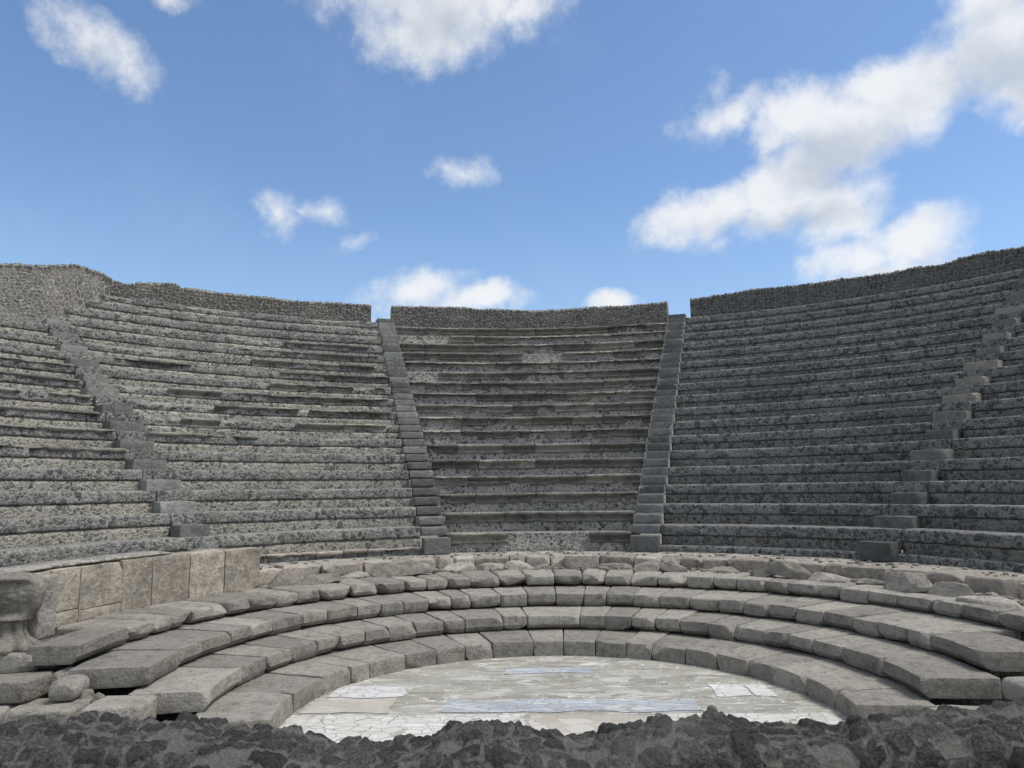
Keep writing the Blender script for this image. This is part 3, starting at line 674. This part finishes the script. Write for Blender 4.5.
# ------------------------------------------------------------------ ragged rim walls on top
RT = R0 + NR * DR + .03; ZT = Z0 + .21 + (NR - 1) * HR
def rim_height(deg):
    xs = [-90, -60, -53.4, -50, -47.6, -45.5, -44.2, -43.0, -42.0, -41.0, -40.2, -38.8, -38.2, -37.4, -31.5, -26, -18.7, -16.3, -10, -.6, 7.5, 15, 17.5, 24, 29, 36.5, 42, 43.5, 45.5, 48.5, 60, 90]
    zs = [8.9, 8.8, 8.82, 9.05, 9.27, 9.16, 8.93, 8.88, 9.0, 9.06, 9.09, 9.17, 9.05, 9.08, 9.08, 9.09, 9.14, 9.15, 9.18, 9.05, 9.12, 9.12, 9.16, 9.27, 9.22, 9.18, 9.14, 9.22, 9.22, 9.14, 9.2, 9.2]
    return np.interp(deg, xs, zs)
def stone_wall(t0, t1, label, mat, seed, endbev=.0):
    n = int(R(t1 - t0) * RT / .024)
    tt = np.linspace(0, 1, n + 1); th = R(t0) + R(t1 - t0) * tt
    H = rim_height(np.degrees(th)) - (ZT - .25)
    nf, ntp, nb = 44, 22, 10; thick = .55
    rows = []; nr = []; vv = []
    for j in range(nf): q = j / (nf - 1); rows.append((0 * th, q * (H - .02))); nr.append((-1, 0)); vv.append(q * H)
    for j in range(1, ntp): q = j / ntp; rows.append((thick * q + 0 * th, H + 0 * th)); nr.append((-.3 * (1 - q) + .3 * q, 1)); vv.append(H + q * thick)
    for j in range(nb): q = 1 - j / (nb - 1); rows.append((thick + 0 * th, q * (H - .02))); nr.append((1, 0)); vv.append(H + thick + (1 - q) * H)
    DRr = np.stack([a for a, _ in rows], 1); DZ = np.stack([b for _, b in rows], 1); V = np.stack(vv, 1); U = (th * RT)[:, None] + 0 * V
    NRm = np.array([a for a, _ in nr])[None, :]; NZ = np.array([b for _, b in nr])[None, :]
    P0 = np.stack([U, V, 0 * U], -1); wu = U + fbm(P0, 7, 2, seed) * .03; wv_ = V + fbm(P0 + 40, 7, 2, seed) * .03
    F1, F2, ra, rb, ox, oy = cells(wu, wv_, .125, seed, .85)
    e = ss(F2 - F1, .02, .30); h = e * (.45 + .55 * ra) + (ox * (rb - .5) + oy * (ra - .5)) * .6 * e
    disp = h * .045 + fbm(P0, 9, 3, seed + 4) * .014
    big = fbm(P0, 1.4, 3, seed + 2) * .05
    toprow = (NZ > .5)
    rr = RT + DRr + NRm * disp; zz = ZT - .25 + DZ + NZ * disp * 1.3 + big * (DZ / H[:, None]) ** 2
    if endbev:
        for ed in (tt * R(t1 - t0) * RT, (1 - tt) * R(t1 - t0) * RT):
            pass
    att = np.stack([ra, e, rb, 0 * ra + 1], -1)
    g = MB(); g.grid(pol(rr, th[:, None] + 0 * rr, zz), closed_v=True, cap=True, att=att)
    o = g.obj('rim_wall', mat, att=True, loc=(RT * math.sin(R((t0 + t1) / 2)), RT * math.cos(R((t0 + t1) / 2)), ZT - .25))
    return tag(o, label, 'wall', 'ragged rubble walls crowning the seating')
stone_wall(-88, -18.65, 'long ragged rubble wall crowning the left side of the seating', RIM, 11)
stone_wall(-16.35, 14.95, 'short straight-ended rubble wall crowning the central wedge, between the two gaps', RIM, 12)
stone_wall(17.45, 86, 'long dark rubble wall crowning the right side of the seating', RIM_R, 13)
# rubble slope at top left that swallows the last rows
g = MB(); n = 760; m_ = 110; th = np.radians(np.linspace(-88, -44.6, n + 1)); d = np.degrees(th)
kb = np.interp(d, [-88, -51.0, -50.2, -48.4, -46.4, -44.6], [12.75, 12.9, 13.6, 14.5, 15.6, 16.6]); q = np.linspace(0, 1, m_)[None, :]
kk = kb[:, None] + (17.3 - kb[:, None]) * q
zt = rim_height(d)[:, None]
rr = R0 + DR * kk; base = Z0 - .21 + HR * kb[:, None]
zz = base + (zt - .04 - base) * q ** 1.05
U = th[:, None] * 17.5 + 0 * rr; V = q * 2.3 * (17.3 - kb[:, None]) / 4.4
P0 = np.stack([U, V, 0 * U], -1)
F1, F2, ra, rb, ox, oy = cells(U + fbm(P0, 7, 2, 3) * .04, V + fbm(P0 + 9, 7, 2, 4) * .04, .13, 91)
e = ss(F2 - F1, .02, .3); h = e * (.4 + .6 * ra) + (ox * (rb - .5) + oy * (ra - .5)) * .7 * e
lump = fbm(P0, .9, 3, 8) * .10 * np.sin(np.pi * q)
rr = rr - h * .06 - lump - .05; zz = zz + h * .05 + lump * .6
P = pol(rr, th[:, None] + 0 * rr, zz); Pb = pol(rr[:, -1:] + .4, th[:, None], zz[:, -1:]); Pc = pol(rr[:, -1:] + .4, th[:, None], 0 * zz[:, -1:] + 6.0); Pd = pol(rr[:, :1] + .1, th[:, None], 0 * zz[:, :1] + 6.0)
att = np.stack([ra, e, rb, 0 * ra + 1], -1); ext = np.repeat(att[:, -1:], 3, 1)
g.grid(np.concatenate([P, Pb, Pc, Pd], 1), att=np.concatenate([att, ext], 1), closed_v=True, cap=True)
tag(g.obj('rubble_slope', RIM, att=True), 'collapsed rubble slope burying the top rows at the upper left corner', 'rubble')

# ------------------------------------------------------------------ panelled parapet on the left
par = thing('parapet_wall', 'pale stained wall of upright limestone panels on the left below the seating', 'wall', (-5.7, 2.2, .86))
PJ = [-93, -87.3, -85.8, -81.3, -74.4, -69.2, -62.8, -56.3, -49.9]; rng = random.Random(8)
def pr_(deg): return np.interp(deg, [-93, -74, -62, -56, -49.9], [6.07, 6.07, 6.13, 6.24, 6.32])
def ptop(deg): return np.interp(deg, [-93, -86, -70, -49.9], [1.54, 1.54, 1.54, 1.52])
for q in range(len(PJ) - 1):
    t0, t1 = PJ[q], PJ[q + 1]; mid = (t0 + t1) / 2; r = float(pr_(mid)); zt = float(ptop(mid)) + rng.uniform(-.012, .008)
    split = q in (2, 3)
    parts = [(.84, zt)] if not split else [(.84, 1.02 - .03 * (q - 2)), (1.025 - .03 * (q - 2), zt)]
    for zb, z1 in parts:
        ha = R(t1 - t0) * r / 2
        P, F = rounded(ha - .004, .16, (z1 - zb) / 2, .015, rng, amp=.009, chips=rng.choice((0, 1, 1)), chip=.05, res=.045)
        P = P.copy(); P[:, 0] /= ha; P[:, 1] += .16 + rng.uniform(-.01, .01)
        V = curved(P, t0, t1, r, 0, 0, 0, (zb + z1) / 2); rad_ = np.hypot(V[:, 0], V[:, 1])
        rr_ = rad_ + (pr_(np.degrees(np.arctan2(V[:, 0], V[:, 1]))) - r); V[:, :2] *= (rr_ / rad_)[:, None]
        g = MB(); g.add(V, F); g.obj('panel', PANEL, par, sharp=25)
# walkway filling behind the parapet
g = MB(); th = np.radians(np.linspace(-93, -50, 130)); d = np.degrees(th); pt = ptop(d)
cols = []
for f_, z_ in ((.0, -1.0), (.0, -.03), (.04, .0), (.35, .012), (.8, .006), (1, .0), (1, -1.0)):
    rr = pr_(d) + .15 + f_ * (7.9 - pr_(d) - .15); z = pt + z_ - (.30 * f_ if z_ > -.5 else 0)
    cols.append(pol(rr, th, z))
P = np.stack(cols, 1); P[:, 1:6, 2] += fbm(P[:, 1:6], 4, 3, 2) * .02
g.grid(P, closed_v=True, cap=True); g.obj('walkway_fill', LEDGE, par)
# thin broken coping slab lying on the panels
g = MB(); th = np.radians(np.linspace(-93, -66, 100)); d = np.degrees(th); w_ = fbm(np.stack([d, 0 * d, 0 * d], -1), .5, 3, 6) * .05
cols = [pol(pr_(d) + a + w_ * b, th, ptop(d) + c) for a, b, c in ((.08, 1, .012), (.06, 1, .03), (.08, 1, .045), (.3, 0, .055), (.6, 0, .05), (.6, 0, .01))]
g.grid(np.stack(cols, 1), closed_v=True, cap=True); g.obj('coping', LEDGE, par)

# carved lion leg terminating the parapet
leg = thing('carved_animal_leg', 'carved stone animal leg with haunch and clawed foot ending the panelled wall', 'sculpture', (-5.62, -.62, .62))
solid_block('plinth', BLOCK, (-5.92, -.45, .60), (.78, .5, .20), .08, rad=.03, chips=3, amp=.015, seed=3, parent=leg, chip=.06)
g = MB(); nh, nv = 40, 40
prof = [(.80, .26), (.83, .27), (.88, .235), (.94, .185), (1.00, .155), (1.06, .15), (1.10, .165), (1.12, .20), (1.16, .235), (1.22, .275), (1.30, .31), (1.38, .33), (1.46, .325), (1.52, .30), (1.57, .25), (1.60, .17), (1.61, .02)]
zs = np.interp(np.linspace(0, 1, 60), np.linspace(0, 1, len(prof)), [p[0] for p in prof]); rs = np.interp(np.linspace(0, 1, 60), np.linspace(0, 1, len(prof)), [p[1] for p in prof])
an = np.linspace(0, 2 * math.pi, 73)[:-1]
Z, A_ = np.meshgrid(zs, an, indexing='ij'); RR = np.repeat(rs[:, None], 72, 1)
lowm = ss(-Z, -1.12, -1.06)
RR = RR * (1 + .26 * np.abs(np.sin(A_ * 4)) ** .7 * lowm - .13 * lowm) + .05 * np.abs(np.sin(A_ * 4)) * ss(-Z, -.92, -.84) + .022 * np.exp(-((Z - 1.12) / .015) ** 2)
fr = ss(-np.sin(A_), .2, .9)                                       # front, towards the stage
scal = ss(Z, 1.13, 1.2) * ss(-Z, -1.56, -1.5) * fr
PX = RR * np.cos(A_) * 1.05; PY = RR * np.sin(A_) * .8
P = np.stack([PX - 5.93, PY - .45, Z], -1)
nz = -np.abs(fbm(P * np.array([1, 1, 2.2]), 13, 4, 3)) * .06 * scal + fbm(P, 6, 3, 5) * .012
P[..., 1] += .11 * scal; P[..., 0] += nz; P[..., 1] += nz
g.grid(P.transpose(1, 0, 2)[:, :], closed_v=False); 
g.grid(np.stack([P[:, -1], P[:, 0]], 1).transpose(1, 0, 2)); 
g.obj('carved_leg', LEG, leg)
solid_block('rear_slab', BLOCK, (-6.02, -.05, .84), (.55, .3, .70), -.1, rad=.03, chips=2, seed=12, parent=leg)

# ------------------------------------------------------------------ single blocks beside the tiers
def sb(loc, size, rot, label, seed, mat=BLOCK, rad=.03, chips=2, group='stray blocks beside the tiers', amp=.012):
    return tag(solid_block('stone_block', mat, loc, size, rot, rad, chips, amp, seed), label, 'stone block', group)
sb((-5.62, -.80, .40), (.62, .5, .205), .03, 'squared grey block at the left edge directly below the carved leg plinth', 21)
sb((-4.98, -.84, .405), (.27, .42, .20), .1, 'small rounded block beside the squared one, left of the third tier end', 22, rad=.08)
sb((-5.62, -1.0, .14), (.35, .5, .24), 0, 'low block half hidden at the very bottom left corner above the lava wall', 23, rad=.04)
sb((-5.05, -1.02, .14), (.66, .5, .255), -.02, 'long low grey block under the small rounded one at bottom left', 24, rad=.04)
sb((-4.38, -.98, .14), (.56, .5, .27), .08, 'low block with a pale sloping top left of the second tier end', 25, rad=.05)
sb((-5.2, -1.0, -.03), (1.6, .55, .17), 0, 'long footing block behind the lava wall at bottom left', 26)
sb((4.62, -.95, .33), (.5, .4, .22), .1, 'rounded grey block at the right edge beyond the third tier end', 27, rad=.08)
sb((4.3, -.75, .0), (1.1, .5, .19), -.1, 'flat dark footing block under the right tier ends', 28)

UNITS = [((-4.82, -.80, .33), (.16, .2, .15), 'fist-sized stone wedged in the dark gap under the fourth tier end at left'),
         ((-4.66, -.86, .36), (.15, .16, .10), 'small chip lying in front of the third tier end at left'),
         ((-5.2, -.55, .42), (.3, .3, .22), 'dark lump filling the hollow beside the carved leg plinth')]
# loose stones lying on the fourth tier
def rock(name, loc, size, rot, seed, mat=ROCK, flatten=True, tilt=(0, 0)):
    rng = np.random.RandomState(seed)
    T, F = LAT.setdefault((12, 12, 9), box_lattice(12, 12, 9)); D = T / np.linalg.norm(T, axis=1, keepdims=True); P = D * .5
    P[:, 2] = np.where(P[:, 2] < -.2, -.2, P[:, 2])
    for _ in range(11):
        nn = rng.normal(size=3); nn[2] = abs(nn[2]) * .9; nn /= np.linalg.norm(nn); dd = rng.uniform(.26, .42); ov = np.maximum(0, P @ nn - dd); P = P - ov[:, None] * nn
    P = P / np.ptp(P, axis=0) * np.array(size)
    P = P + np.stack([fbm(P + seed, 9, 3, seed + i) for i in range(3)], -1) * .012
    P[:, 2] -= P[:, 2].min(); x = P[:, 0].copy(); y = P[:, 1].copy(); z = P[:, 2] + tilt[0] * x + tilt[1] * y; z -= z.min()
    c, s = math.cos(rot), math.sin(rot); g = MB(); g.add(np.stack([x * c - y * s + loc[0], x * s + y * c + loc[1], z + loc[2]], -1), F)
    return g.obj(name, mat, loc=tuple(loc), sharp=17)
def px(x, y, z):
    """point at height z seen at picture position x, y of the survey photograph (used once to lay the stones out)"""
    d = fw + rt * ((x - 512) / FPX) + up * ((384 - y) / FPX); t = (z - CAMZ) / d.z
    return Vector((CAMX, CAMY, CAMZ)) + d * t
ROCKS = [ # px x, px y of its base, width px, height m, depth m, tilt, label
 (279, 587, 40, .24, .45, .15, 'angular pale stone nearest the end of the panelled wall'),
 (292, 577, 52, .16, .4, -.1, 'broad flat stone slab behind the rubble beside the panelled wall'),
 (318, 584, 48, .13, .4, .2, 'white low sloping stone, second visible stone right of the panelled wall'),
 (352, 578, 34, .10, .3, -.1, 'thin grey stone left of the long pointed pink stone'),
 (402, 576, 74, .22, .34, .16, 'long pointed pinkish stone below the foot of the left middle staircase'),
 (458, 571, 38, .15, .35, .0, 'low pale stone right of the long pointed pink stone'),
 (490, 570, 34, .12, .3, .1, 'small whitish stone midway between the pointed stone and the pink square block'),
 (520, 570, 34, .15, .3, -.15, 'pinkish wedge-shaped stone left of the square pink block'),
 (546, 569, 26, .09, .3, 0, 'flat cream stone touching the left side of the square pink block'),
 (615, 569, 40, .10, .3, .1, 'low rubble stone right of the square pink block'),
 (648, 571, 36, .20, .35, .0, 'small peaked stone on the fourth tier right of centre'),
 (676, 572, 30, .12, .3, -.25, 'small sloping stone touching the peaked stone right of centre'),
 (725, 573, 36, .10, .3, .1, 'flat whitish stone below the base of the right wedge'),
 (765, 577, 32, .22, .35, .35, 'narrow peaked stone left of the leaning slab'),
 (790, 579, 46, .22, .25, -.42, 'leaning triangular slab resting on the fourth tier'),
 (832, 582, 50, .20, .4, .0, 'squarish brown stone right of the leaning slab'),
 (868, 584, 40, .10, .3, .1, 'flat cream stone between the squarish stone and the big peaked stone'),
 (915, 592, 58, .32, .5, .22, 'big peaked stone on the fourth tier at the right'),
 (956, 596, 50, .25, .5, -.05, 'big blunt pale stone just right of the big peaked one'),
 (1000, 606, 62, .12, .4, -.05, 'flat angular slab near the right edge of the picture'),
 (1004, 592, 18, .20, .22, 0, 'small round dark stone tucked under the kerb near the right edge'),
 (1019, 594, 20, .20, .22, 0, 'second small round stone, at the right picture edge under the kerb')]
for i, (x, y, wpx, h, dp, tl, lab) in enumerate(ROCKS):
    p = px(x, y, .865); dist = (p - Vector((CAMX, CAMY, CAMZ))).length; p = p + Vector((0, dp * .35, 0)); ww = wpx * dist / FPX
    tag(rock('loose_stone', (p.x, p.y, .855 - .22 * h), (ww * .9, dp * .8, h * (1.3 if x < 800 else 1.0)), -math.atan2(p.x, p.y) * .8, 100 + i, tilt=(tl * .5, 0)), lab, 'stone', 'loose stones along the fourth tier')

for i, (l_, z_, lab) in enumerate(UNITS):
    tag(rock('loose_stone', l_, z_, .3 * i, 300 + i, mat=BLOCK), lab, 'stone', 'rubble bits at the tier ends')

# crumbs of stone lying along the back of the fourth tier
rg = np.random.RandomState(5); g = MB(); T0, F0 = box_lattice(3, 3, 3); T0 = T0 / np.linalg.norm(T0, axis=1, keepdims=True) ** .7
for q in range(420):
    a_ = R(rg.uniform(-49, 84)); r_ = rg.choice((rg.uniform(6.3, 6.75), rg.uniform(6.9, 7.75))); z_ = .862 if r_ < 6.85 else 1.098
    sz = rg.uniform(.018, .07) * (1 if r_ < 6.85 else .55) * np.array([1.3, 1, .7]); P = T0 * sz * (1 + rg.uniform(-.3, .3, T0.shape)) ; t_ = rg.uniform(0, 6.28); c_, s_n = math.cos(t_), math.sin(t_)
    g.add(np.stack([P[:, 0] * c_ - P[:, 1] * s_n + r_ * math.sin(a_), P[:, 0] * s_n + P[:, 1] * c_ + r_ * math.cos(a_), P[:, 2] + z_ + sz[2] * .3], -1), F0)
tag(g.obj('gravel', ROCK, loc=(0, 6.5, .86), sharp=25), 'scattered crumbs of pale stone along the back of the fourth tier', 'gravel', kind='stuff')

# ------------------------------------------------------------------ lava rubble wall of the stage front, in the foreground
TOPX = [-4, -2.65, -2.48, -1.95, -1.77, -1.51, -1.39, -1.32, -1.14, -1.02, -.9, -.78, -.71, -.66, -.49, -.4, -.23, -.15, -.04, .11, .28, .43, .5, .58, .72, .91, 1.02, 1.08, 1.16, 1.32, 1.47, 1.64, 1.75, 1.87, 4]
TOPZ = [1.46, 1.437, 1.479, 1.485, 1.467, 1.449, 1.452, 1.456, 1.392, 1.398, 1.387, 1.391, 1.407, 1.442, 1.465, 1.458, 1.434, 1.417, 1.417, 1.441, 1.47, 1.481, 1.498, 1.46, 1.447, 1.454, 1.433, 1.474, 1.478, 1.485, 1.501, 1.508, 1.525, 1.528, 1.53]
YF, YB = -5.66, -5.2
xs = np.arange(-4, 4.001, .0115); Ht = np.interp(xs, TOPX, TOPZ) - .022
prof = []; sv = 0
path = []   # (y, z-rel-to-top (0) or absolute fraction, normal y, normal z)
for zq in np.arange(-1.5, -.10, .0125 if True else .02): path.append((YF, zq, -1, .0))
for a_ in np.linspace(0, 1, 10): path.append((YF + .10 * (1 - math.cos(a_ * math.pi / 2)), -.10 + .10 * math.sin(a_ * math.pi / 2), -math.cos(a_ * math.pi / 2), math.sin(a_ * math.pi / 2)))
for yq in np.arange(YF + .115, YB - .06, .0115): path.append((yq, .0, 0, 1))
for a_ in np.linspace(0, 1, 8): path.append((YB - .06 + .06 * math.sin(a_ * math.pi / 2), -.06 + .06 * math.cos(a_ * math.pi / 2), math.sin(a_ * math.pi / 2), math.cos(a_ * math.pi / 2)))
for zq in np.arange(-.12, -1.5, -.05): path.append((YB, zq, 1, 0))
path = np.array(path); seg = np.r_[0, np.cumsum(np.hypot(np.diff(path[:, 0]), np.diff(path[:, 1])))]
U = xs[:, None] + 0 * seg[None, :]; V = seg[None, :] + 0 * U
P0 = np.stack([U, V, 0 * U], -1)
wu = U + fbm(P0, 9, 3, 51) * .028; wv_ = V + fbm(P0 + 70, 9, 3, 52) * .028
F1, F2, ra, rb, ox, oy = cells(wu, wv_, .115, 53, .75)
G1, G2, ga, gb, gx, gy = cells(wu + .3, wv_ + .7, .05, 57)
e = ss(F2 - F1, .03, .26)
big_ = (ra > .12)
h = e * (.35 + .65 * rb) + (ox * (ra - .5) + oy * (rb - .5)) * .8 * e
h = np.where(big_, h, .12 * ss(G2 - G1, .02, .3))
facet = np.abs(fbm(P0, 16, 3, 60)); 
disp = h * .034 + fbm(P0, 30, 6, 61) * .017 - facet * .022 * e + fbm(P0, 4, 3, 62) * .022
ny = path[:, 2][None, :]; nz_ = path[:, 3][None, :]
YY = path[:, 0][None, :] + ny * disp; ZZ = Ht[:, None] + path[:, 1][None, :] + nz_ * disp * 1.1
low_ = path[:, 1][None, :] < -1.2
ZZ = np.where(low_, np.minimum(ZZ, Ht[:, None] - 1.2), ZZ)
P = np.stack([U, YY, ZZ], -1)
att = np.stack([ra, np.where(big_, e, .25), rb, 0 * ra + 1], -1)
g = MB(); g.grid(P, closed_v=True, cap=True, att=att)
wall = tag(g.obj('rubble_wall', FORE, att=True, loc=(0, -5.4, 0)), 'low dark lava rubble wall crossing the whole foreground below the orchestra', 'wall')
# lower courses down to the ground
solid = MB(); 
solid.add([(-4, YF + .02, -.02), (4, YF + .02, -.02), (4, YB - .02, -.02), (-4, YB - .02, -.02), (-4, YF + .02, .4), (4, YF + .02, .4), (4, YB - .02, .4), (-4, YB - .02, .4)], [(0, 3, 2, 1), (4, 5, 6, 7), (0, 1, 5, 4), (1, 2, 6, 5), (2, 3, 7, 6), (3, 0, 4, 7)])
solid.obj('wall_footing', C_RUB, wall, smooth=False).matrix_parent_inverse = Matrix.Translation((0, 5.4, 0))
for i, (x, y, sz, lab) in enumerate([(.50, -5.26, .060, 'round lava lump standing highest on the foreground wall, right of centre'), (.28, -5.24, .04, 'small lava lump on the foreground wall, left of the highest round lump')]):
    zt = float(np.interp(x, TOPX, TOPZ))
    tag(rock('lava_stone', (x, y, zt - sz * .55), (sz * 1.2, sz, sz * .9), i, 400 + i, mat=FORE), lab, 'stone', 'loose lava lumps on the foreground wall')
